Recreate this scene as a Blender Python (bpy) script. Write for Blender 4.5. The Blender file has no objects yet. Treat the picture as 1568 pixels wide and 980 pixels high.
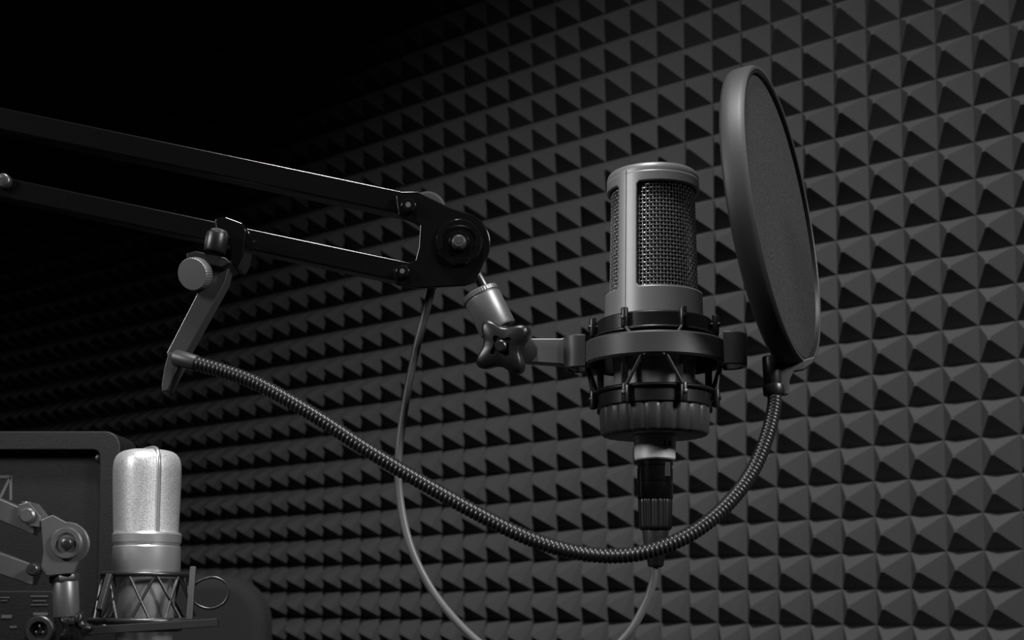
import bpy, bmesh, math, random
from mathutils import Vector, Matrix
random.seed(4)
sc = bpy.context.scene
sin, cos, pi = math.sin, math.cos, math.pi

# ------------------------------------------------------------------ camera
CAMZ = 1.05
PITCH = math.radians(4.0)
SHIFT = 0.1819
cam_d = bpy.data.cameras.new("camera"); cam = bpy.data.objects.new("camera", cam_d)
sc.collection.objects.link(cam); sc.camera = cam
cam.location = (0, 0, CAMZ); cam.rotation_euler = (pi/2 + PITCH, 0, 0)
cam_d.sensor_width = 36; cam_d.lens = 36*2041/1600; cam_d.shift_y = SHIFT
cam_d.clip_start = 0.02; cam_d.clip_end = 30
cam_d.dof.use_dof = True; cam_d.dof.focus_distance = 0.76; cam_d.dof.aperture_fstop = 18

SV = SHIFT*1600/2041
def Q(x, y, D):
    """measured sight line -> world point at distance D (along Y)"""
    u = (x-784)/2000.0; v = (490-y)/2000.0 + SV
    d = Vector((u, cos(PITCH)-v*sin(PITCH), sin(PITCH)+v*cos(PITCH)))
    return Vector((0, 0, CAMZ)) + d*(D/d.y)
def K(D): return D/1975.0

# ------------------------------------------------------------------ materials
def mat(name, col, rough=0.5, metal=0.0, nscale=0, nstr=0.0, spec=0.5, cvar=0.0, coat=0.0):
    m = bpy.data.materials.new(name); m.use_nodes = True
    nt = m.node_tree; b = nt.nodes["Principled BSDF"]
    b.inputs["Base Color"].default_value = (col, col, col, 1)
    b.inputs["Roughness"].default_value = rough
    b.inputs["Metallic"].default_value = metal
    b.inputs["Specular IOR Level"].default_value = spec
    b.inputs["Coat Weight"].default_value = coat
    if nscale:
        tc = nt.nodes.new("ShaderNodeTexCoord")
        n = nt.nodes.new("ShaderNodeTexNoise"); n.inputs["Scale"].default_value = nscale
        n.inputs["Detail"].default_value = 4
        nt.links.new(tc.outputs["Object"], n.inputs["Vector"])
        if nstr:
            bp = nt.nodes.new("ShaderNodeBump"); bp.inputs["Strength"].default_value = nstr
            bp.inputs["Distance"].default_value = 0.001
            nt.links.new(n.outputs["Fac"], bp.inputs["Height"])
            nt.links.new(bp.outputs["Normal"], b.inputs["Normal"])
        if cvar:
            mr = nt.nodes.new("ShaderNodeMapRange")
            mr.inputs["From Min"].default_value = 0.3; mr.inputs["From Max"].default_value = 0.7
            mr.inputs["To Min"].default_value = col*(1-cvar); mr.inputs["To Max"].default_value = col*(1+cvar)
            nt.links.new(n.outputs["Fac"], mr.inputs["Value"])
            nt.links.new(mr.outputs["Result"], b.inputs["Base Color"])
    return m

M_foam  = mat("acoustic_foam", 0.10, 0.95, 0, 900, 0.5, 0.1, 0.12)
M_wall  = mat("painted_plaster", 0.05, 0.9, 0, 60, 0.2, 0.2)
M_floor = mat("dark_carpet", 0.03, 0.95, 0, 400, 0.6, 0.1, 0.3)
M_body  = mat("grey_enamel", 0.17, 0.42, 0.3, 2600, 0.04)
M_wire  = mat("grille_wire", 0.42, 0.40, 0.85)
M_dark  = mat("dark_interior", 0.004, 0.8)
M_black = mat("black_gloss_paint", 0.003, 0.16, 0, 700, 0.02, 0.4)
M_plas  = mat("black_plastic", 0.007, 0.35, 0, 1500, 0.06, 0.4)
M_plas2 = mat("satin_black_plastic", 0.028, 0.45, 0, 1800, 0.06, 0.4)
M_rub   = mat("rubber", 0.006, 0.55)
M_steel = mat("steel", 0.35, 0.3, 0.9, 900, 0.08)
M_dsteel= mat("dark_steel", 0.10, 0.35, 0.8, 900, 0.06)
M_alu   = mat("satin_aluminium", 0.80, 0.30, 0.75, 1200, 0.03)
M_alu2  = mat("grey_aluminium", 0.17, 0.40, 0.6, 1600, 0.05)
M_sleeve= mat("label_sleeve", 0.55, 0.40, 0.3, 1200, 0.05)
M_cable = mat("cable_jacket", 0.08, 0.45)
M_goose = mat("gooseneck_metal", 0.03, 0.32, 0.6)
M_hoop  = mat("hoop_plastic", 0.030, 0.5, 0, 1500, 0.06, 0.35)
M_cab   = mat("cabinet_vinyl", 0.009, 0.5, 0, 900, 0.3, 0.4)
M_label = mat("printed_label", 0.10, 0.6)
M_wood  = mat("desk_laminate", 0.03, 0.5, 0, 50, 0.1, 0.5, 0.2)
M_fab   = mat("chair_fabric", 0.012, 0.9, 0, 800, 0.5)

# thin nylon mesh: partly lets light through from behind
M_mesh = bpy.data.materials.new("nylon_mesh"); M_mesh.use_nodes = True
nt = M_mesh.node_tree; nt.nodes.clear()
out = nt.nodes.new("ShaderNodeOutputMaterial"); df = nt.nodes.new("ShaderNodeBsdfDiffuse"); tl = nt.nodes.new("ShaderNodeBsdfTranslucent")
mx = nt.nodes.new("ShaderNodeMixShader"); mx.inputs[0].default_value = 0.5
tc = nt.nodes.new("ShaderNodeTexCoord"); no = nt.nodes.new("ShaderNodeTexNoise"); no.inputs["Scale"].default_value = 1500; no.inputs["Detail"].default_value = 3
mr = nt.nodes.new("ShaderNodeMapRange"); mr.inputs["From Min"].default_value = .3; mr.inputs["From Max"].default_value = .7
mr.inputs["To Min"].default_value = .018; mr.inputs["To Max"].default_value = .085
nt.links.new(tc.outputs["Object"], no.inputs["Vector"]); nt.links.new(no.outputs["Fac"], mr.inputs["Value"])
for s_ in (df, tl): nt.links.new(mr.outputs["Result"], s_.inputs["Color"])
nt.links.new(df.outputs[0], mx.inputs[1]); nt.links.new(tl.outputs[0], mx.inputs[2]); nt.links.new(mx.outputs[0], out.inputs[0])

# fine white grille for the second microphone
def grille_mat(name, col, sc_):
    m = mat(name, col, 0.4, 0.5)
    nt = m.node_tree; b = nt.nodes["Principled BSDF"]
    tc = nt.nodes.new("ShaderNodeTexCoord"); vo = nt.nodes.new("ShaderNodeTexVoronoi")
    vo.inputs["Scale"].default_value = sc_; vo.inputs["Randomness"].default_value = 0.6
    nt.links.new(tc.outputs["Object"], vo.inputs["Vector"])
    mr = nt.nodes.new("ShaderNodeMapRange")
    mr.inputs["From Min"].default_value = 0.1; mr.inputs["From Max"].default_value = 0.55
    mr.inputs["To Min"].default_value = col*0.45; mr.inputs["To Max"].default_value = col*1.1
    nt.links.new(vo.outputs["Distance"], mr.inputs["Value"])
    nt.links.new(mr.outputs["Result"], b.inputs["Base Color"])
    bp = nt.nodes.new("ShaderNodeBump"); bp.inputs["Strength"].default_value = 0.3; bp.inputs["Distance"].default_value = 0.0003
    nt.links.new(vo.outputs["Distance"], bp.inputs["Height"]); nt.links.new(bp.outputs["Normal"], b.inputs["Normal"])
    return m
M_grille2 = grille_mat("fine_silver_grille", 0.85, 950)

# ------------------------------------------------------------------ helpers
def empty(name, loc):
    e = bpy.data.objects.new(name, None); e.empty_display_size = 0.02
    e.location = loc; sc.collection.objects.link(e)
    bpy.context.view_layer.update()
    return e

def mk(name, verts, faces, m, parent=None, smooth=True, bevel=0, seg=2, ang=35, recalc=True):
    me = bpy.data.meshes.new(name)
    c = Vector((0, 0, 0))
    for v in verts: c += Vector(v)
    c /= max(1, len(verts))
    me.from_pydata([tuple(Vector(v)-c) for v in verts], [], faces)
    if recalc:
        bm = bmesh.new(); bm.from_mesh(me); bmesh.ops.recalc_face_normals(bm, faces=bm.faces); bm.to_mesh(me); bm.free()
    me.materials.append(m)
    o = bpy.data.objects.new(name, me); sc.collection.objects.link(o); o.location = c
    if smooth:
        for p in me.polygons: p.use_smooth = True
        me.set_sharp_from_angle(angle=math.radians(ang))
    if bevel:
        bv = o.modifiers.new("bevel", 'BEVEL'); bv.width = bevel; bv.segments = seg; bv.limit_method = 'ANGLE'
        bv.angle_limit = math.radians(30); bv.harden_normals = True
    if parent:
        o.parent = parent; o.matrix_parent_inverse = parent.matrix_world.inverted()
    return o

def frame(ax):
    ax = Vector(ax).normalized()
    h = Vector((0, 0, 1)) if abs(ax.z) < 0.9 else Vector((1, 0, 0))
    a = h.cross(ax).normalized(); b = ax.cross(a).normalized()
    return ax, a, b

def lathe(name, A, ax, prof, m, parent=None, n=48, rf=None, closed=False, ang=35, caps=True):
    """prof: list of (t along axis, radius) in metres"""
    ax, a, b = frame(ax); A = Vector(A); V = []; F = []
    for (t, r) in prof:
        for i in range(n):
            th = 2*pi*i/n; rr = r*(rf(th, t) if rf else 1)
            V.append(A + ax*t + (a*cos(th)+b*sin(th))*rr)
    L = len(prof)
    for j in range(L-1 + (1 if closed else 0)):
        j2 = (j+1) % L
        for i in range(n):
            i2 = (i+1) % n
            F.append((j*n+i, j*n+i2, j2*n+i2, j2*n+i))
    if not closed and caps:
        F.append(tuple(range(n))); F.append(tuple((L-1)*n+i for i in reversed(range(n))))
    return mk(name, V, F, m, parent, ang=ang)

def cyl(name, A, B, r, m, parent=None, ch=0.12, n=40, rf=None):
    A = Vector(A); B = Vector(B); L = (B-A).length; c = min(r*ch, L*0.3)
    return lathe(name, A, B-A, [(0, r-c), (c*0.3, r-c*0.3), (c, r), (L-c, r), (L-c*0.3, r-c*0.3), (L, r-c)], m, parent, n, rf)

def ringz(name, cx, cy, z0, z1, ri, ro, m, parent, c=0.0008, n=96, rf=None):
    return lathe(name, (cx, cy, 0), (0, 0, 1), [(z0, ri+c), (z0, ro-c), (z0+c, ro), (z1-c, ro), (z1, ro-c), (z1, ri+c), (z1-c, ri), (z0+c, ri)], m, parent, n, rf, closed=True)

def spline(pts, per=12):
    pts = [Vector(p) for p in pts]; P = [2*pts[0]-pts[1]] + pts + [2*pts[-1]-pts[-2]]; out = []
    for i in range(1, len(P)-2):
        p0, p1, p2, p3 = P[i-1:i+3]
        for k in range(per):
            t = k/per
            out.append(0.5*((2*p1)+(p2-p0)*t+(2*p0-5*p1+4*p2-p3)*t*t+(3*p1-p0-3*p2+p3)*t**3))
    out.append(pts[-1]); return out

def resample(pts, step):
    out = [pts[0]]; acc = 0
    for a, b in zip(pts[:-1], pts[1:]):
        L = (b-a).length
        if L < 1e-9: continue
        d = step-acc
        while d <= L:
            out.append(a+(b-a)*(d/L)); d += step
        acc = L-(d-step)
    return out

def tube(name, pts, r, m, parent=None, n=12, rfn=None, closed=False, ang=60):
    pts = [Vector(p) for p in pts]; N = len(pts); V = []; F = []
    t0 = (pts[1]-pts[0]).normalized(); _, a, b = frame(t0); prev = t0
    for i, p in enumerate(pts):
        if closed: t = (pts[(i+1) % N]-pts[i-1]).normalized()
        else: t = (pts[min(i+1, N-1)]-pts[max(i-1, 0)]).normalized()
        q = prev.rotation_difference(t); a = q @ a; b = q @ b; prev = t
        rr = r*(rfn(i) if rfn else 1)
        for k in range(n):
            th = 2*pi*k/n; V.append(p+(a*cos(th)+b*sin(th))*rr)
    for i in range(N-1 + (1 if closed else 0)):
        j = (i+1) % N
        for k in range(n):
            k2 = (k+1) % n; F.append((i*n+k, i*n+k2, j*n+k2, j*n+k))
    if not closed: F.append(tuple(range(n))); F.append(tuple((N-1)*n+k for k in reversed(range(n))))
    return mk(name, V, F, m, parent, ang=ang)

def bar(name, A, B, w, h, m, parent=None, bevel=0.0008, up=(0, 0, 1)):
    A = Vector(A); B = Vector(B); ax = (B-A).normalized(); s = ax.cross(Vector(up)).normalized(); u = s.cross(ax).normalized()
    V = [p + s*(sx*w/2)+u*(sz*h/2) for p in (A, B) for sx, sz in ((-1, -1), (1, -1), (1, 1), (-1, 1))]
    F = [(0, 1, 2, 3), (7, 6, 5, 4), (0, 4, 5, 1), (1, 5, 6, 2), (2, 6, 7, 3), (3, 7, 4, 0)]
    return mk(name, V, F, m, parent, smooth=True, bevel=bevel, seg=3)

def prism(name, poly, D, th, m, parent=None, bevel=0.0006, seg=3):
    """plate with its outline facing -Y, front at distance D, thickness th"""
    f = [Q(x, y, D) for x, y in poly]; n = len(f)
    V = f + [p+Vector((0, th, 0)) for p in f]
    F = [tuple(range(n)), tuple(n+i for i in reversed(range(n)))] + [(i, n+i, n+(i+1) % n, (i+1) % n) for i in range(n)]
    return mk(name, V, F, m, parent, smooth=True, bevel=bevel, seg=seg, ang=25)

def arc(cx, cy, r, a0, a1, n=14):
    return [(cx+r*cos(math.radians(a0+(a1-a0)*i/n)), cy-r*sin(math.radians(a0+(a1-a0)*i/n))) for i in range(n+1)]

def box(name, x0, x1, y0, y1, z0, z1, m, parent=None, bevel=0.002, seg=3):
    V = [(x, y, z) for z in (z0, z1) for x, y in ((x0, y0), (x1, y0), (x1, y1), (x0, y1))]
    F = [(3, 2, 1, 0), (4, 5, 6, 7), (0, 1, 5, 4), (1, 2, 6, 5), (2, 3, 7, 6), (3, 0, 4, 7)]
    return mk(name, V, F, m, parent, bevel=bevel, seg=seg)

def band(name, path, z0, z1, th, m, parent, closed=False, bevel=0.0006):
    """vertical strip following a horizontal path [(x,y)]"""
    N = len(path); V = []; F = []
    P = [Vector((p[0], p[1], 0)) for p in path]
    for i in range(N):
        t = (P[(i+1) % N]-P[i-1]) if closed else (P[min(i+1, N-1)]-P[max(i-1, 0)])
        t.normalize(); nn = Vector((t.y, -t.x, 0))*th/2
        for s, z in ((1, z0), (1, z1), (-1, z1), (-1, z0)):
            q = P[i]+nn*s; V.append((q.x, q.y, z))
    for i in range(N-1+(1 if closed else 0)):
        j = (i+1) % N
        for k in range(4):
            k2 = (k+1) % 4; F.append((i*4+k, i*4+k2, j*4+k2, j*4+k))
    if not closed: F += [(0, 1, 2, 3), tuple((N-1)*4+k for k in (3, 2, 1, 0))]
    return mk(name, V, F, m, parent, bevel=bevel, seg=2, ang=40)

def screw(name, x, y, D, rpx, m, parent, h=0.004, hexm=M_dark, washer=True):
    k = K(D); p = Q(x, y, D)
    lathe(name, p, (0, -1, 0), [(-0.001, rpx*k), (h*0.55, rpx*k), (h*0.85, rpx*k*0.88), (h, rpx*k*0.7)], m, parent, 32)
    lathe(name+"_socket", p-Vector((0, h+0.00005, 0)), (0, -1, 0), [(-0.0005, rpx*k*0.38), (0.0001, rpx*k*0.38)], hexm, parent, 6)

# ------------------------------------------------------------------ room
d = Vector((-2508, 2000, 0)).normalized(); nrm = Vector((-d.y, d.x, 0)); 
if nrm.y > 0: nrm = -nrm
W0 = Vector((0.584, 1.754, 0))
PIT = 0.05; HP = 0.036; S0 = -1.35; NC = 112; NR = 62; ZB = 0.012
def wp(s, z, o=0.0): 
    p = W0 + d*s + nrm*o; return (p.x, p.y, z)
V = []; F = []
for j in range(NR+1):
    for i in range(NC+1):
        V.append(wp(S0+i*PIT, ZB+j*PIT, 0))
tp = 0.0022
for j in range(NR):
    for i in range(NC):
        s = S0+(i+.5)*PIT+random.uniform(-.0012, .0012); z = ZB+(j+.5)*PIT+random.uniform(-.0012, .0012); h = HP+random.uniform(-.0015, .0015)
        b0 = len(V)
        V += [wp(s-tp, z-tp, h), wp(s+tp, z-tp, h), wp(s+tp, z+tp, h), wp(s-tp, z+tp, h)]
        a, b, c, e = j*(NC+1)+i, j*(NC+1)+i+1, (j+1)*(NC+1)+i+1, (j+1)*(NC+1)+i
        F += [(a, b, b0+1, b0), (b, c, b0+2, b0+1), (c, e, b0+3, b0+2), (e, a, b0, b0+3), (b0, b0+1, b0+2, b0+3)]
foam = mk("acoustic_foam_panel", V, F, M_foam, None, smooth=False, recalc=True)
# solid wall behind
S1 = S0+NC*PIT
a0 = wp(S0-.05, 0, -0.001); a1 = wp(S1+.05, 0, -0.001); b0_ = wp(S0-.05, 0, -0.12); b1_ = wp(S1+.05, 0, -0.12)
H = 3.15
V = [a0, a1, b1_, b0_] + [(p[0], p[1], H) for p in (a0, a1, b1_, b0_)]
mk("wall_back", V, [(0, 1, 2, 3), (4, 5, 6, 7), (0, 1, 5, 4), (1, 2, 6, 5), (2, 3, 7, 6), (3, 0, 4, 7)], M_wall, None, smooth=False)
box("floor", -4.2, 2.6, -1.6, 5.0, -0.08, 0.0, M_floor, None, bevel=0)

# ------------------------------------------------------------------ main microphone
D0 = 0.743; k = K(D0); XC = 1001
O = Q(XC, 470, D0)
def Z(y, D=D0, x=XC): return Q(x, y, D).z
def ZF(y, R): return Z(y + R*(915-y)/2000.0)   # height of a front point on a circle of radius R px seen at y
mic = empty("condenser_microphone", O)
cx, cy = O.x, O.y
RT, RB = 70.5*k, 75.0*k; zt, zb = Z(282), Z(492)
def pol(az, r):  # az measured from the direction of the viewer, + to the right
    base = math.atan2(-cy, -cx); a = base + az
    return cx + r*cos(a), cy + r*sin(a)
wins = [(-20, 134), (160, 314)]
NA = 360; NZ = 110
wt, wb = ZF(275, 70), ZF(436, 74)
def rad(z): return RT + (RB-RT)*(zt-z)/(zt-zb)
V = []; F = []
zs = [zb+(zt-zb)*j/NZ for j in range(NZ+1)]
for z in zs:
    for i in range(NA):
        x, y = pol(math.radians(i-20), rad(z)); V.append((x, y, z))
def inwin(deg, z):
    for a, b in wins:
        dd = (deg-a) % 360
        if dd < (b-a):
            if not (wb < z < wt): return False
            rc = 6*k
            ex = min(dd, (b-a)-dd)*pi/180*RT; ez = min(z-wb, wt-z)
            if ex < rc and ez < rc and (rc-ex)**2+(rc-ez)**2 > rc*rc: return False
            return True
    return False
for j in range(NZ):
    for i in range(NA):
        if inwin(i-20+.5, (zs[j]+zs[j+1])/2): continue
        F.append((j*NA+i, j*NA+(i+1) % NA, (j+1)*NA+(i+1) % NA, (j+1)*NA+i))
o = mk("head_frame", V, F, M_body, mic)
so = o.modifiers.new("s", 'SOLIDIFY'); so.thickness = 0.0022; so.offset = -1
hc = Z(269)-zt
prof = [(-0.0002, RT)] + [(hc*0.2 + (hc*0.8)*sin(a), RT-7*k*(1-cos(a))) for a in [i*pi/2/8 for i in range(9)]] + [(hc+0.8*k, RT*0.6), (hc+1.2*k, RT*0.1)]
lathe("head_cap", (cx, cy, zt), (0, 0, 1), prof, M_body, mic, 128)
for nm, az in (("seam_left", -34), ("seam_right", 146)):
    pts = []
    for j in range(13):
        z = zb+(zt+hc*0.3-zb)*j/12; x, y = pol(math.radians(az), rad(min(z, zt))+0.00002); pts.append((x, y, z))
    tube(nm, pts, 0.00022, M_dark, mic, 6)
RG = RT-0.0030
V = []; F = []
def addtube(pts, r, n=4, closed=False):
    N = len(pts); b0 = len(V)
    for i in range(N):
        p = Vector(pts[i]); t = (Vector(pts[(i+1) % N])-Vector(pts[i-1])) if closed else (Vector(pts[min(i+1, N-1)])-Vector(pts[max(i-1, 0)]))
        t.normalize(); rd = Vector((p.x-cx, p.y-cy, 0)).normalized(); s = t.cross(rd).normalized(); rd = s.cross(t)
        for q in range(n):
            th = 2*pi*(q+.5)/n; V.append(p+(rd*cos(th)+s*sin(th))*r)
    for i in range(N-1+(1 if closed else 0)):
        j = (i+1) % N
        for q in range(n): F.append((b0+i*n+q, b0+i*n+(q+1) % n, b0+j*n+(q+1) % n, b0+j*n+q))
NW = 78; NH = 30; wr = 0.00036
for i in range(NW):
    az = 2*pi*i/NW; pts = []
    for j in range(NH*2+1):
        z = wb-0.002+(wt-wb+0.004)*j/(NH*2); off = 0.00032*sin(pi*j/2+pi*(i % 2)+0)
        x, y = pol(az, RG+off+(rad(z)-RT)); pts.append((x, y, z))
    addtube(pts, wr)
for j in range(NH):
    z = wb-0.002+(wt-wb+0.004)*(2*j+1)/(NH*2); pts = []
    for i in range(NW*2):
        az = pi*i/NW; ph = sin(pi*(2*j+1)/2+pi*((i//2) % 2)) if i % 2 == 0 else 0
        x, y = pol(az, RG-0.00032*ph+(rad(z)-RT)); pts.append((x, y, z))
    addtube(pts, wr, closed=True)
mk("woven_grille", V, F, M_wire, mic, ang=80)
lathe("inner_screen", (cx, cy, 0), (0, 0, 1), [(wb-.003, RG-0.0016), (wt+.003, RG-0.0019)], M_dark, mic, 64)
lathe("lower_body", (cx, cy, 0), (0, 0, 1), [(Z(640), 58*k), (Z(610), 60*k), (Z(575), 62*k), (Z(520), 66*k), (Z(505), 73*k), (Z(494), 75*k), (zb+0.0003, 75*k)], M_body, mic, 96)
fl = lambda th, t: 1-0.028*abs(cos(th*11))**6
lathe("fluted_collar", (cx, cy, 0), (0, 0, 1), [(Z(669), 60*k), (Z(668), 78*k), (Z(664), 82.5*k), (Z(634), 84*k), (Z(628), 84*k), (Z(625), 80*k)], M_plas2, mic, 352, fl, ang=50)
lathe("base_sleeve", (cx, cy, 0), (0, 0, 1), [(Z(705), 29*k), (Z(703), 31*k), (Z(679), 32*k), (Z(666), 34*k)], M_sleeve, mic, 64)
for i, (az, w) in enumerate(((.48, 5), (.70, 3), (.82, 3))):
    x, y = pol(az, 31.8*k); box("print_%d" % i, x-w*k*.5, x+w*k*.5, y-0.0003, y+0.0004, Z(686, D0), Z(678, D0), M_dark, mic, bevel=0)
lathe("xlr_connector", (cx, cy, 0), (0, 0, 1), [(Z(765), 26*k), (Z(763), 27*k), (Z(742), 27*k), (Z(741), 26*k), (Z(738), 26*k), (Z(737), 27*k), (Z(718), 27*k), (Z(717), 26*k), (Z(714), 26*k), (Z(713), 27.5*k), (Z(706), 27.5*k), (Z(704), 26*k)], M_black, mic, 64)
x, y = pol(.75, 27*k); box("connector_latch", x-4*k, x+4*k, y-3*k, y+3*k, Z(732), Z(710), M_plas2, mic, 0.0004)
rb = lambda th, t: 1-0.05*(0.5+0.5*cos(th*20))
lathe("connector_grip", (cx, cy, 0), (0, 0, 1), [(Z(812), 22*k), (Z(809), 25*k), (Z(806), 25*k), (Z(770), 26*k), (Z(766), 26*k), (Z(763), 25*k)], M_plas, mic, 160, rb, ang=60)
lathe("connector_collar", (cx, cy, 0), (0, 0, 1), [(Z(836), 15*k), (Z(834), 18*k), (Z(814), 20*k), (Z(811), 20*k)], M_dsteel, mic, 48)
lathe("cable_boot", (cx, cy, 0), (0, 0, 1), [(Z(869), 8*k), (Z(866), 12*k), (Z(850), 14*k), (Z(834), 14*k)], M_plas, mic, 40)

# ------------------------------------------------------------------ shock mount
sm = empty("shock_mount", (cx, cy, Z(540)))
ringz("upper_ring", cx, cy, ZF(500, 88), ZF(474, 88), 76*k, 88*k, M_plas, sm)
ringz("upper_flange", cx, cy, ZF(502, 92), ZF(496, 92), 76*k, 92*k, M_plas, sm)
ringz("lower_ring", cx, cy, ZF(614, 86), ZF(590, 86), 64*k, 86*k, M_plas, sm)
ringz("lower_flange", cx, cy, ZF(590, 92), ZF(584, 92), 64*k, 92*k, M_plas, sm)
ringz("suspension_ring", cx, cy, ZF(541, 108), ZF(504, 108), 99*k, 108*k, M_plas2, sm, c=0.0012)
bar_az = [-80, -27, 27, 80, 117, 153, 207, 243]
zu0, zu1 = Z(518), Z(488); zl0, zl1 = Z(628), Z(599)
for i, a in enumerate(bar_az):
    a = math.radians(a)
    for nm, y0, y1 in (("upper_clip", zu0, zu1), ("lower_clip", zl0, zl1)):
        x, y = pol(a, 94*k)
        cyl("%s_%d" % (nm, i), (x, y, y0), (x, y, y1), 5.5*k, M_plas, sm, 0.4, 20)
        x1, y1_ = pol(a, 84*k); x2, y2_ = pol(a, 101*k); zz = (y0+y1)/2
        cyl("%s_pin_%d" % (nm, i), (x1, y1_, zz), (x2, y2_, zz), 4*k, M_plas, sm, 0.3, 16)
for i, a in enumerate((-32, 26, 90, 148, 212, 270)):
    x, y = pol(math.radians(a), 82*k)
    bar("post_%d" % i, (x, y, Z(605)), (x, y, Z(515)), 10*k, 8*k, M_plas, sm, 0.0004, up=(0, 1, 0))
def lug(nm, az, w=26, outr=136):
    a = math.radians(az)
    P0 = [(-w, 104), (-w, 118), (-w*.8, 128), (-w*.4, outr-2), (0, outr), (w*.4, outr-2), (w*.8, 128), (w, 118), (w, 104)]
    path = []
    base = math.atan2(-cy, -cx)+a
    e = Vector((cos(base), sin(base), 0)); s = Vector((-e.y, e.x, 0))
    sp = spline([Vector((p[0], p[1], 0)) for p in P0], 5)
    for p in sp:
        q = Vector((cx, cy, 0))+e*(p.y*k)+s*(p.x*k); path.append((q.x, q.y))
    band(nm, path, Z(565), Z(516), 8*k, M_plas2, sm)
for i, a in enumerate((-88, 88, 180)): lug("lug_%d" % i, a)
def elastic(nm, a0, r0, z0, a1, r1, z1):
    p = pol(math.radians(a0), r0*k); q = pol(math.radians(a1), r1*k)
    tube(nm, [(p[0], p[1], z0), (q[0], q[1], z1)], 3.0*k, M_rub, sm, 8)
for i, a in enumerate(bar_az):
    b = a + (20 if i % 2 else -20)
    elastic("elastic_up_%d" % i, a, 95, Z(514), b, 104, Z(562))
    elastic("elastic_down_%d" % i, b, 104, Z(552), a, 95, Z(606))
prism("bracket_plate", [(800, 518), (858, 518), (884, 514), (884, 566), (858, 558), (806, 554), (801, 548)], D0+0.0, 0.009, M_alu2, sm, 0.0008)
cyl("bracket_hub", Q(803, 536, D0-0.004), Q(803, 536, D0+0.014), 20*k, M_plas2, sm)

# ------------------------------------------------------------------ boom arm
DA = 0.755; ka = K(DA)
arm = empty("microphone_boom_arm", Q(703, 372, DA))
EX = -330
def yl(x, x0, y0, x1, y1): return y0+(y1-y0)*(x-x0)/(x1-x0)
bar("upper_tube", Q(EX, yl(EX, 0, 186, 625, 317), DA), Q(648, yl(648, 0, 186, 625, 317), DA), 0.0135, 0.0135, M_black, arm, 0.0013)
bar("lower_tube", Q(EX, yl(EX, 0, 289, 617, 419), DA-0.001), Q(640, yl(640, 0, 289, 617, 419), DA-0.001), 0.0115, 0.0125, M_black, arm, 0.0013)
plate = [(606, 300), (612, 293), (640, 293), (690, 318)] + arc(703, 372, 48, 78, -38, 14) + [(728, 432), (712, 437), (640, 441), (606, 436), (602, 412), (636, 398), (641, 378), (643, 345), (610, 330)]
prism("head_plate_front", plate, DA-0.0115, 0.003, M_black, arm, 0.0008)
prism("head_plate_rear", plate, DA+0.0095, 0.003, M_black, arm, 0.0008)
core = arc(703, 372, 38, 90, -90, 12)+[(672, 410), (660, 380), (668, 340)]
prism("head_core", core, DA-0.0086, 0.0182, M_plas, arm, 0.0005)
P = Q(703, 372, DA-0.0115)
ka2 = K(DA-0.0115)
lathe("pivot_washer", P, (0, -1, 0), [(-0.001, 36*ka2), (0.0018, 36*ka2), (0.0026, 34*ka2), (0.0026, 27*ka2), (0.0016, 25*ka2), (0.0016, 17*ka2), (0.004, 16*ka2), (0.005, 14*ka2)], M_black, arm, 64)
screw("pivot_bolt", 703, 372, DA-0.0165, 11.5, M_dsteel, arm, 0.004)
screw("tube_bolt_upper", 626, 317, DA-0.0115, 12, M_black, arm, 0.0045, M_steel)
screw("tube_bolt_lower", 617, 418, DA-0.0115, 11, M_black, arm, 0.0045, M_steel)
cyl("tension_knob", Q(655, 322, DA+0.013), Q(655, 322, DA+0.027), 29*ka, M_plas2, arm, 0.15, 48)
A = Q(722, 405, DA-0.004)
cyl("swivel_rod", A, Q(748, 452, DA-0.004), 8*ka, M_dsteel, arm)
ax = (Q(763, 505, DA-0.004)-Q(734, 446, DA-0.004))
kn = lambda th, t: 1-0.02*(0.5+0.5*cos(th*40)) if t < 0.004 else 1
L = ax.length
r = 29*ka
lathe("thread_adapter", Q(734, 446, DA-0.004), ax, [(-.0005, r*.6), (0, r*.9), (0.0006, r*.97), (0.0028, r*.97), (0.0032, r*.9), (0.0040, r*.9), (0.0044, r*.98), (L-0.001, r), (L, r*.95)], M_alu2, arm, 160, kn, ang=50)
def star(nm, c, axv, r0, am, nl, h, m, parent, ph=0):
    f = lambda th, t: 1-am+2*am*(0.5+0.5*cos(nl*th+ph))**1.5
    return lathe(nm, c, axv, [(0, r0*.86), (h*.12, r0*.96), (h*.25, r0), (h*.75, r0), (h*.9, r0*.95), (h, r0*.82), (h*1.02, r0*.4), (h*.9, r0*.36), (h*.9, .0001)], m, parent, 120, f, ang=50)
star("wing_knob", Q(775, 533, D0-0.004), Vector((-0.25, -1, -0.1)), 39*k, 0.23, 4, 0.012, M_plas, arm, pi+.75)
lathe("knob_stud", Q(775, 533, D0-0.004), Vector((-.25, -1, -.1)), [(-0.02, 12*k), (0, 12*k), (0.0135, 9*k), (0.0142, 7*k)], M_plas, arm, 32)
cyl("clevis", Q(757, 498, DA-0.004), Q(788, 552, DA-0.004), 21*ka, M_plas, arm, .3)
e1 = Q(EX, yl(EX, 0, 186, 625, 317), DA); e2 = Q(EX, yl(EX, 0, 289, 617, 419), DA)
mid = (e1+e2)/2
box("elbow_plate_front", mid.x-.03, mid.x+.03, DA-.012, DA-.009, mid.z-.04, mid.z+.04, M_black, arm, .001)
box("elbow_plate_rear", mid.x-.03, mid.x+.03, DA+.009, DA+.012, mid.z-.04, mid.z+.04, M_black, arm, .001)
cyl("elbow_bolt", (mid.x, DA-.016, mid.z), (mid.x, DA+.016, mid.z), .01, M_dsteel, arm)
bx = mid.x-.10
bar("base_tube_a", (mid.x-.012, DA, mid.z), (bx-.012, DA, .80), .0135, .0135, M_black, arm, .001)
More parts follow.
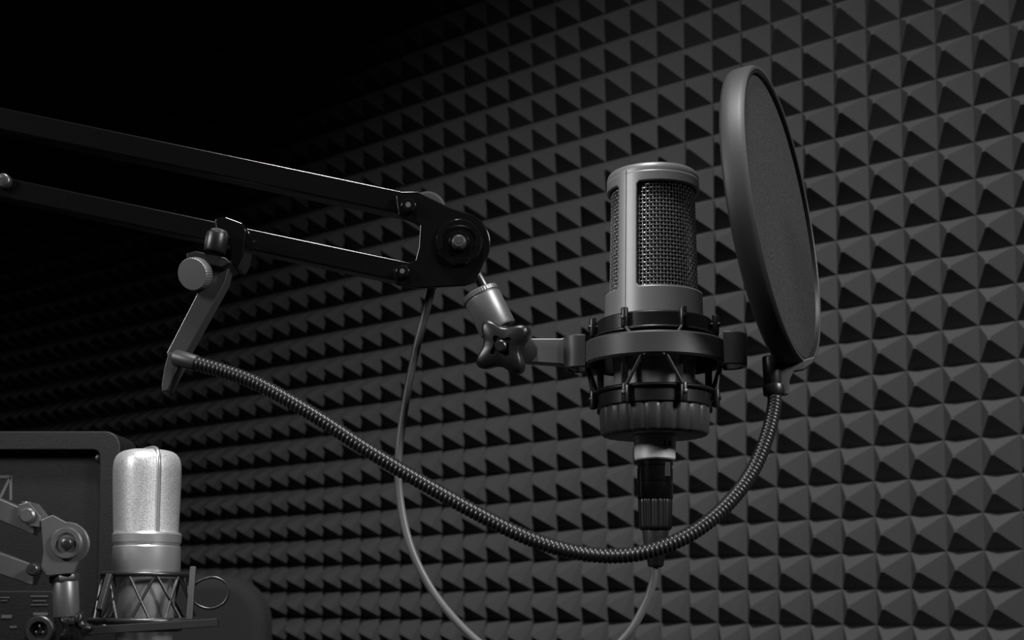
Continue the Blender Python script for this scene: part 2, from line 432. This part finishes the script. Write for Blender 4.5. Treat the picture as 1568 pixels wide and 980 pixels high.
bar("base_tube_b", (mid.x+.018, DA, mid.z-.01), (bx+.018, DA, .80), .0135, .0135, M_black, arm, .001)
box("base_clamp", bx-.03, bx+.035, DA-.025, DA+.025, .7505, .815, M_black, arm, .003)
screw("tube_rivet", 6, 278, DA-0.008, 12, M_dsteel, arm, 0.003)

# ------------------------------------------------------------------ pop filter
pf = empty("pop_filter", Q(1193, 330, 0.74))
DP = 0.742; kp = K(DP)
az = math.radians(65.5); s = 0.11
n = Vector((sin(az)*cos(s), -cos(az)*cos(s), sin(s))).normalized()
cface = Q(1200, 333, DP)
RH = 231*kp
TH = 34*kp
lathe("hoop", cface, -n, [(-0.0012, RH-3*kp), (-0.0012, RH-7*kp), (0.0004, RH-10*kp), (TH-.001, RH-10*kp), (TH, RH-6*kp), (TH-.0004, RH-2*kp), (TH-0.002, RH), (TH*.5, RH+.6*kp), (0.002, RH), (0.0006, RH-.5*kp)], M_hoop, pf, 160, closed=True, ang=50)
_, fa, fb = frame(n)
mk("mesh_screen", [cface-n*0.0015+(fa*cos(2*pi*i/128)+fb*sin(2*pi*i/128))*(RH-9*kp) for i in range(128)], [tuple(range(128))], M_mesh, pf, smooth=False)
lathe("mesh_retainer", cface, n, [(-.001, RH-12*kp), (.0008, RH-12*kp), (.0008, RH-9*kp), (-.001, RH-9*kp)], M_plas, pf, 160, closed=True)
prism("mount_tab", [(1190, 520), (1215, 555), (1249, 545), (1245, 556), (1232, 566), (1216, 569), (1210, 580), (1208, 604), (1196, 606), (1193, 560)], DP-.006, 0.004, M_hoop, pf, .001)
cyl("neck_socket", Q(1181, 545, DP-.004), Q(1184, 600, DP-.004), 14*kp, M_plas, pf, .2)
cyl("neck_ferrule", Q(1184, 588, DP-.004), Q(1186, 606, DP-.004), 16.5*kp, M_plas, pf, .2)
gp = [(272, 548, .715), (300, 556, .712), (345, 569, .708), (400, 590, .702), (480, 635, .695), (560, 687, .690), (640, 735, .685), (720, 780, .680), (800, 820, .677), (870, 843, .675), (940, 851, .674), (1000, 842, .676), (1060, 816, .682), (1110, 776, .692), (1150, 725, .706), (1174, 670, .72), (1185, 625, .732), (1186, 600, DP-.004)]
path = resample(spline([Q(*p) for p in gp], 16), 0.00065)
tube("gooseneck", path, 11.6*K(.69), M_goose, pf, 16, rfn=lambda i: (0.88, 0.99, 1.03, 0.99)[i % 4], ang=50)
cyl("gooseneck_end", Q(268, 547, .716), Q(302, 557, .712), 12.6*K(.715), M_plas2, pf, .2)
DC = 0.722; kc = K(DC)
prism("clamp_foot", [(258, 540), (272, 540), (276, 560), (268, 575), (256, 598), (248, 600), (247, 590), (252, 560)], DC-.006, 0.012, M_plas2, pf, .0006)
prism("clamp_strip", [(330, 394), (346, 398), (352, 404), (345, 432), (282, 546), (256, 546), (255, 540)], DC-.004, 0.0115, M_dsteel, pf, .0007)
prism("clamp_jaw_lower", [(284, 388), (300, 384), (345, 394), (354, 402), (340, 410), (286, 396)], DC-.010, 0.024, M_plas, pf, .0008)
prism("clamp_jaw_upper", [(328, 334), (345, 331), (372, 341), (377, 352), (372, 392), (364, 408), (352, 404), (352, 368), (330, 356)], DC-.004, 0.022, M_black, pf, .0012)
cyl("clamp_barrel", Q(328, 388, DC-.007), Q(334, 356, DC-.007), 17*kc, M_plas, pf, .25)
cyl("clamp_barrel_cap", Q(334, 362, DC-.007), Q(336, 352, DC-.007), 13*kc, M_plas2, pf, .25)
kn2 = lambda th, t: 1-0.03*(0.5+0.5*cos(th*36))
tdir = Vector((-.25, -1, -.30)).normalized()
pt = Q(303, 419, DC-.006)
lathe("thumb_screw", pt, tdir, [(-.001, 22*kc), (0, 25*kc), (.006, 25*kc), (.0068, 23.5*kc), (.0069, 1e-4)], M_alu2, pf, 144, kn2, ang=50)
lathe("thumb_screw_stem", pt-tdir*.016, tdir, [(0, 8*kc), (.016, 8*kc)], M_dsteel, pf, 24)

# ------------------------------------------------------------------ microphone cable
cab = empty("microphone_cable", Q(660, 445, .77))
cp = [(664, 425, .775), (660, 446, .775), (650, 485, .775), (636, 540, .775), (622, 610, .775), (611, 690, .775), (612, 760, .775), (628, 835, .772), (658, 898, .77), (698, 950, .765), (742, 990, .76), (800, 1024, .755), (865, 1030, .75), (920, 1008, .745), (962, 970, .743), (988, 925, .743), (1000, 890, .743), (XC, 868, .743)]
tube("cable", spline([Q(*p) for p in cp], 14), 6.3*K(.76), M_cable, cab, 14)
cyl("cable_clip", Q(664, 418, .775), Q(661, 440, .775), 9*K(.775), M_plas, cab)

# ------------------------------------------------------------------ second microphone
D2 = 0.90; k2 = K(D2); X2 = 224
O2 = Q(X2, 800, D2)
mic2 = empty("condenser_microphone.001", O2)
def Z2(y): return Q(X2, y, D2).z
x2, y2 = O2.x, O2.y
def sup(th, p=2.6):
    c, s_ = abs(cos(th)), abs(sin(th)); return 1/((c**p+s_**p)**(1/p))
profs = [(818, 49.5), (804, 50), (774, 51), (744, 52), (724, 52.3), (714, 52), (706, 50.5), (700, 48), (695, 43.5), (692, 38), (690, 30), (689, 15), (688.8, 1)]
base2 = math.atan2(-y2, -x2)
V = []; F = []; NN = 96
rot = math.radians(20)
def p2(az, r, z):
    a = base2+az; q = sup(az-rot)/1.12
    return Vector((x2+r*q*cos(a), y2+r*q*sin(a), z))
for (yy, r_) in profs:
    for i in range(NN): V.append(p2(2*pi*i/NN, r_*k2*1.03, Z2(yy)))
for j in range(len(profs)-1):
    for i in range(NN): F.append((j*NN+i, j*NN+(i+1) % NN, (j+1)*NN+(i+1) % NN, (j+1)*NN+i))
mk("head_grille", V, F, M_grille2, mic2, ang=60)
az0 = math.radians(20)
pts = [p2(az0, (r_+.8)*k2*1.03, Z2(yy)+.0005) for yy, r_ in profs]+[p2(az0+pi, (r_+.8)*k2*1.03, Z2(yy)+.0005) for yy, r_ in reversed(profs)]
tube("head_rib", pts, 3.6*k2, M_alu, mic2, 10)
lathe("mic_body", (x2+.0008, y2, 0), (0, 0, 1), [(Z2(1005), 36*k2), (Z2(990), 40*k2), (Z2(884), 44*k2), (Z2(880), 49*k2), (Z2(876), 50*k2), (Z2(838), 50*k2), (Z2(836), 48.6*k2), (Z2(833), 48.6*k2), (Z2(831), 50.5*k2), (Z2(819), 51*k2), (Z2(816), 49*k2)], M_alu, mic2, 96)
sm2 = empty("shock_mount.001", Q(X2, 920, D2))
def ring2(nm, y, R, r_, px=0):
    pts = [(x2+px*k2+R*k2*cos(2*pi*i/48), y2+R*k2*sin(2*pi*i/48), Z2(y)) for i in range(48)]
    tube(nm, pts, r_*k2, M_dsteel, sm2, 8, closed=True)
ring2("top_ring", 880, 62, 4); ring2("bottom_ring", 962, 52, 5); ring2("outer_ring", 950, 78, 5)
for i in range(10):
    a = 2*pi*i/10+.2; b = a+.5; c_ = a-.5
    t_ = (x2+62*k2*cos(a), y2+62*k2*sin(a), Z2(880))
    for nn, bb in (("a", b), ("b", c_)):
        tube("cradle_wire_%s_%d" % (nn, i), [t_, (x2+78*k2*cos(bb), y2+78*k2*sin(bb), Z2(950))], 2.3*k2, M_dsteel, sm2, 6)
for i in range(6):
    a = 2*pi*i/6+.4
    tube("cradle_leg_%d" % i, [(x2+78*k2*cos(a), y2+78*k2*sin(a), Z2(950)), (x2+52*k2*cos(a+.3), y2+52*k2*sin(a+.3), Z2(962))], 3.5*k2, M_dsteel, sm2, 8)
tube("wire_loop", spline([Q(x, y, D2) for x, y in ((290, 905), (305, 890), (328, 884), (346, 893), (350, 908), (342, 924), (322, 932), (302, 926), (290, 912))], 6), 2.2*k2, M_dsteel, sm2, 8)
bar("cross_bar", Q(130, 966, D2-.045), Q(334, 953, D2-.045), .008, .0055, M_plas2, sm2, .0006)
bar("side_post_left", Q(152, 935, D2-.045), Q(168, 880, D2-.03), .004, .004, M_plas2, sm2, .0006)
bar("side_post_right", Q(290, 950, D2-.045), Q(296, 868, D2-.03), .004, .003, M_plas2, sm2, .0006)

# ------------------------------------------------------------------ second boom arm
DB = 0.84; kb = K(DB)
arm2 = empty("microphone_boom_arm.001", Q(103, 832, DB))
bar("upper_tube", Q(-260, 668, DB), Q(62, 806, DB), .011, .013, M_alu2, arm2, .001)
bar("lower_tube", Q(-260, 770, DB), Q(58, 882, DB), .011, .013, M_alu2, arm2, .001)
pl2 = [(62, 796), (80, 788)]+arc(103, 832, 33, 95, -60, 12)+[(112, 878), (70, 882), (62, 872), (66, 845)]
prism("head_plate_front", pl2, DB-.010, .003, M_alu2, arm2, .0007)
prism("head_plate_rear", pl2, DB+.008, .003, M_alu2, arm2, .0007)
P = Q(103, 832, DB-.010)
lathe("pivot_washer", P, (0, -1, 0), [(-.001, 24*kb), (.002, 24*kb), (.003, 22*kb), (.003, 16*kb), (.0018, 14*kb), (.0018, 11*kb), (.004, 10*kb)], M_alu2, arm2, 48)
screw("pivot_bolt", 103, 832, DB-.0138, 9, M_dsteel, arm2, .003)
lathe("bolt_upper", Q(45, 790, DB-.006), (0, -1, 0), [(0, 12*kb), (.004, 12*kb), (.005, 9*kb)], M_alu2, arm2, 32)
screw("bolt_lower", 52, 872, DB-.010, 10, M_dsteel, arm2, .004)
prism("link_bracket", [(28, 772), (44, 768), (62, 790), (62, 808), (44, 806), (26, 790)], DB-.009, .018, M_alu2, arm2, .0008)
cyl("pin_nut", Q(42, 768, DB), Q(40, 782, DB), 8*kb, M_steel, arm2, .2, 6)
cyl("drop_rod", Q(99, 868, DB), Q(103, 960, DB), 11*kb, M_dsteel, arm2)
cyl("drop_collar", Q(100, 890, DB), Q(102, 945, DB), 19*kb, M_alu2, arm2, .1)
cyl("drop_nut", Q(98, 880, DB), Q(99, 892, DB), 22*kb, M_dsteel, arm2, .1, 6)
star("drop_knob", Q(118, 962, DB-.002), Vector((.2, -1, 0)), 22*kb, .2, 5, .012, M_plas, arm2)
cyl("drop_link", Q(100, 962, DB+.004), Q(140, 966, D2-.045), 8*kb, M_dsteel, arm2)
e = Q(-260, 668, DB); e_ = Q(-260, 770, DB); mz = (e.z+e_.z)/2
box("elbow_plate_front", e.x-.025, e.x+.025, DB-.012, DB-.008, mz-.035, mz+.035, M_alu2, arm2, .001)
box("elbow_plate_rear", e.x-.025, e.x+.025, DB+.008, DB+.012, mz-.035, mz+.035, M_alu2, arm2, .001)
cyl("elbow_bolt", (e.x, DB-.016, mz), (e.x, DB+.016, mz), .008, M_dsteel, arm2)
bar("base_tube", (e.x-.005, DB, mz), (e.x-.05, DB, .80), .016, .016, M_alu2, arm2, .001)
box("base_clamp", e.x-.08, e.x-.02, DB-.02, DB+.02, .7505, .81, M_dsteel, arm2, .003)

# ------------------------------------------------------------------ monitor cabinet
DM = 1.02; km = K(DM)
mon = empty("studio_monitor_speaker", Q(60, 900, DM))
ql = Q(-210, 660, DM); qr = Q(200, 660, DM)
def rrect(x0, x1, z0, z1, r_, n=6):
    pts = []
    for (ccx, ccz, a0_) in ((x1-r_, z1-r_, 0), (x0+r_, z1-r_, 90), (x0+r_, z0+r_, 180), (x1-r_, z0+r_, 270)):
        for i in range(n+1):
            a = math.radians(a0_+90*i/n); pts.append((ccx+r_*cos(a), ccz+r_*sin(a)))
    return pts
def slab(nm, pts, ya, yb, m, parent, bevel=.003):
    n_ = len(pts); V = [(x, ya, z) for x, z in pts]+[(x, yb, z) for x, z in pts]
    F = [tuple(range(n_)), tuple(n_+i for i in reversed(range(n_)))]+[(i, n_+i, n_+(i+1) % n_, (i+1) % n_) for i in range(n_)]
    return mk(nm, V, F, m, parent, bevel=bevel, ang=25)
xl, xr, ztp = ql.x, qr.x-.008, ql.z
slab("cabinet", rrect(xl, xr, .752, ztp, .012), DM+.012, DM+.05, M_cab, mon, .004)
slab("cabinet_rear", rrect(xl+.03, xr-.06, .752, ztp-.04, .012), DM+.045, DM+.20, M_cab, mon, .004)
rim = rrect(xl, xr, .752, ztp, .012); inn = rrect(xl+.018, xr-.016, .77, ztp-.015, .006)
n_ = len(rim)
V = [(x, DM, z) for x, z in rim]+[(x, DM, z) for x, z in inn]+[(x, DM+.014, z) for x, z in rim]+[(x, DM+.014, z) for x, z in inn]
F = []
for i in range(n_):
    j = (i+1) % n_
    F += [(i, j, n_+j, n_+i), (2*n_+i, 2*n_+j, 3*n_+j, 3*n_+i), (i, j, 2*n_+j, 2*n_+i), (n_+i, n_+j, 3*n_+j, 3*n_+i)]
mk("cabinet_frame", V, F, M_cab, mon, bevel=.0015)
screw("panel_screw", 153, 702, DM+.010, 7, M_dsteel, mon, .003)
bl = Q(-180, 905, DM+.006); br = Q(84, 905, DM+.006)
slab("connector_panel", rrect(bl.x, br.x, .80, br.z, .004), DM+.006, DM+.014, M_cab, mon, .0008)
p = Q(62, 965, DM+.005)
lathe("xlr_socket", p, (0, -1, 0), [(-.002, 22*km), (.003, 22*km), (.004, 20*km), (.004, 14*km), (-.001, 13*km), (-.001, .0001)], M_dsteel, mon, 48)
for i, a in enumerate((90, 210, 330)):
    c_ = p+Vector((6*km*cos(math.radians(a)), -.001, 6*km*sin(math.radians(a)))); cyl("socket_pin_%d" % i, c_, c_+Vector((0, .003, 0))-Vector((0, .004, 0)), 2*km, M_steel, mon, n=10)
for i, (x, y, w, h) in enumerate(((6, 915, 18, 1.6), (6, 919.5, 10, 1.4), (60, 913, 26, 2), (60, 920, 20, 1.6), (60, 926, 26, 1.6), (10, 944, 16, 5), (62, 940, 22, 4), (20, 960, 10, 3))):
    q = Q(x, y, DM+.005); box("label_%d" % i, q.x-w*km/2, q.x+w*km/2, DM+.0052, DM+.0063, q.z-h*km/2, q.z+h*km/2, M_label, mon, bevel=0)
for i, (a, b) in enumerate((((-16, 730), (17, 730)), ((17, 730), (17, 766)), ((16, 731), (-2, 768)), ((-16, 730), (-2, 768)))):
    bar("badge_line_%d" % i, Q(a[0], a[1], DM+.0125), Q(b[0], b[1], DM+.0125), .002, .0013, M_label, mon, 0, up=(0, 1, 0))

# ------------------------------------------------------------------ desk
desk = empty("desk", (-.55, .95, .75))
box("desk_top", -1.25, -.12, .55, 1.40, .72, .75, M_wood, desk, .003)
for i, (x, y) in enumerate(((-1.2, .6), (-.17, .6), (-1.2, 1.35), (-.17, 1.35))):
    box("leg_%d" % i, x-.025, x+.025, y-.025, y+.025, 0.0, .72, M_dsteel, desk, .002)

# ------------------------------------------------------------------ chair behind the desk
ch = empty("office_chair", (-.33, 1.62, .5))
q = Q(345, 895, 1.62)
slab("backrest", rrect(q.x-.21, q.x+.055, .55, q.z+.012, .06, 8), 1.60, 1.66, M_fab, ch, .02)
slab("seat", [(q.x-.30, .43), (q.x+.14, .43), (q.x+.14, .50), (q.x-.30, .50)], 1.62, 2.04, M_fab, ch, .02)
bar("back_support", (q.x-.08, 1.655, .44), (q.x-.08, 1.655, .70), .06, .012, M_plas, ch, .002, up=(0, 1, 0))
cyl("gas_column", (q.x-.08, 1.83, .07), (q.x-.08, 1.83, .44), .028, M_dsteel, ch)
for i in range(5):
    a = 2*pi*i/5+.3
    ex, ey = q.x-.08+.28*cos(a), 1.83+.28*sin(a)
    bar("base_leg_%d" % i, (q.x-.08, 1.83, .09), (ex, ey, .065), .04, .025, M_plas, ch, .004)
    cyl("caster_%d" % i, (ex-.012*sin(a), ey+.012*cos(a), .0275), (ex+.012*sin(a), ey-.012*cos(a), .0275), .027, M_plas, ch)

# ------------------------------------------------------------------ lights
def area(name, loc, tgt, size, e, spread=180, size_y=None):
    l = bpy.data.lights.new(name, 'AREA'); l.energy = e; l.size = size; l.spread = math.radians(spread)
    if size_y: l.shape = 'RECTANGLE'; l.size_y = size_y
    o = bpy.data.objects.new(name, l); sc.collection.objects.link(o); o.location = loc
    o.rotation_euler = (Vector(tgt)-Vector(loc)).to_track_quat('-Z', 'Y').to_euler(); return o
def spot(name, loc, tgt, ang, blend, e, rad):
    l = bpy.data.lights.new(name, 'SPOT'); l.energy = e; l.spot_size = math.radians(ang); l.spot_blend = blend; l.shadow_soft_size = rad
    o = bpy.data.objects.new(name, l); sc.collection.objects.link(o); o.location = loc
    o.rotation_euler = (Vector(tgt)-Vector(loc)).to_track_quat('-Z', 'Y').to_euler(); return o
spot("ceiling_spot", (-0.10, 0.35, 2.60), (0.34, 1.80, 0.55), 84, 1.0, 135, 0.12)
area("softbox_left", (-1.0, 0.25, 1.65), (0.0, .80, 1.12), 0.30, 1.1, 60)
area("softbox_right", (1.0, 0.05, 1.85), (-0.1, .92, 1.1), 0.35, 3.2, 65)
w = bpy.data.worlds.new("world"); sc.world = w; w.use_nodes = True
w.node_tree.nodes["Background"].inputs[0].default_value = (1, 1, 1, 1)
w.node_tree.nodes["Background"].inputs[1].default_value = 0.004
sc.view_settings.view_transform = 'Standard'
sc.view_settings.look = 'None'
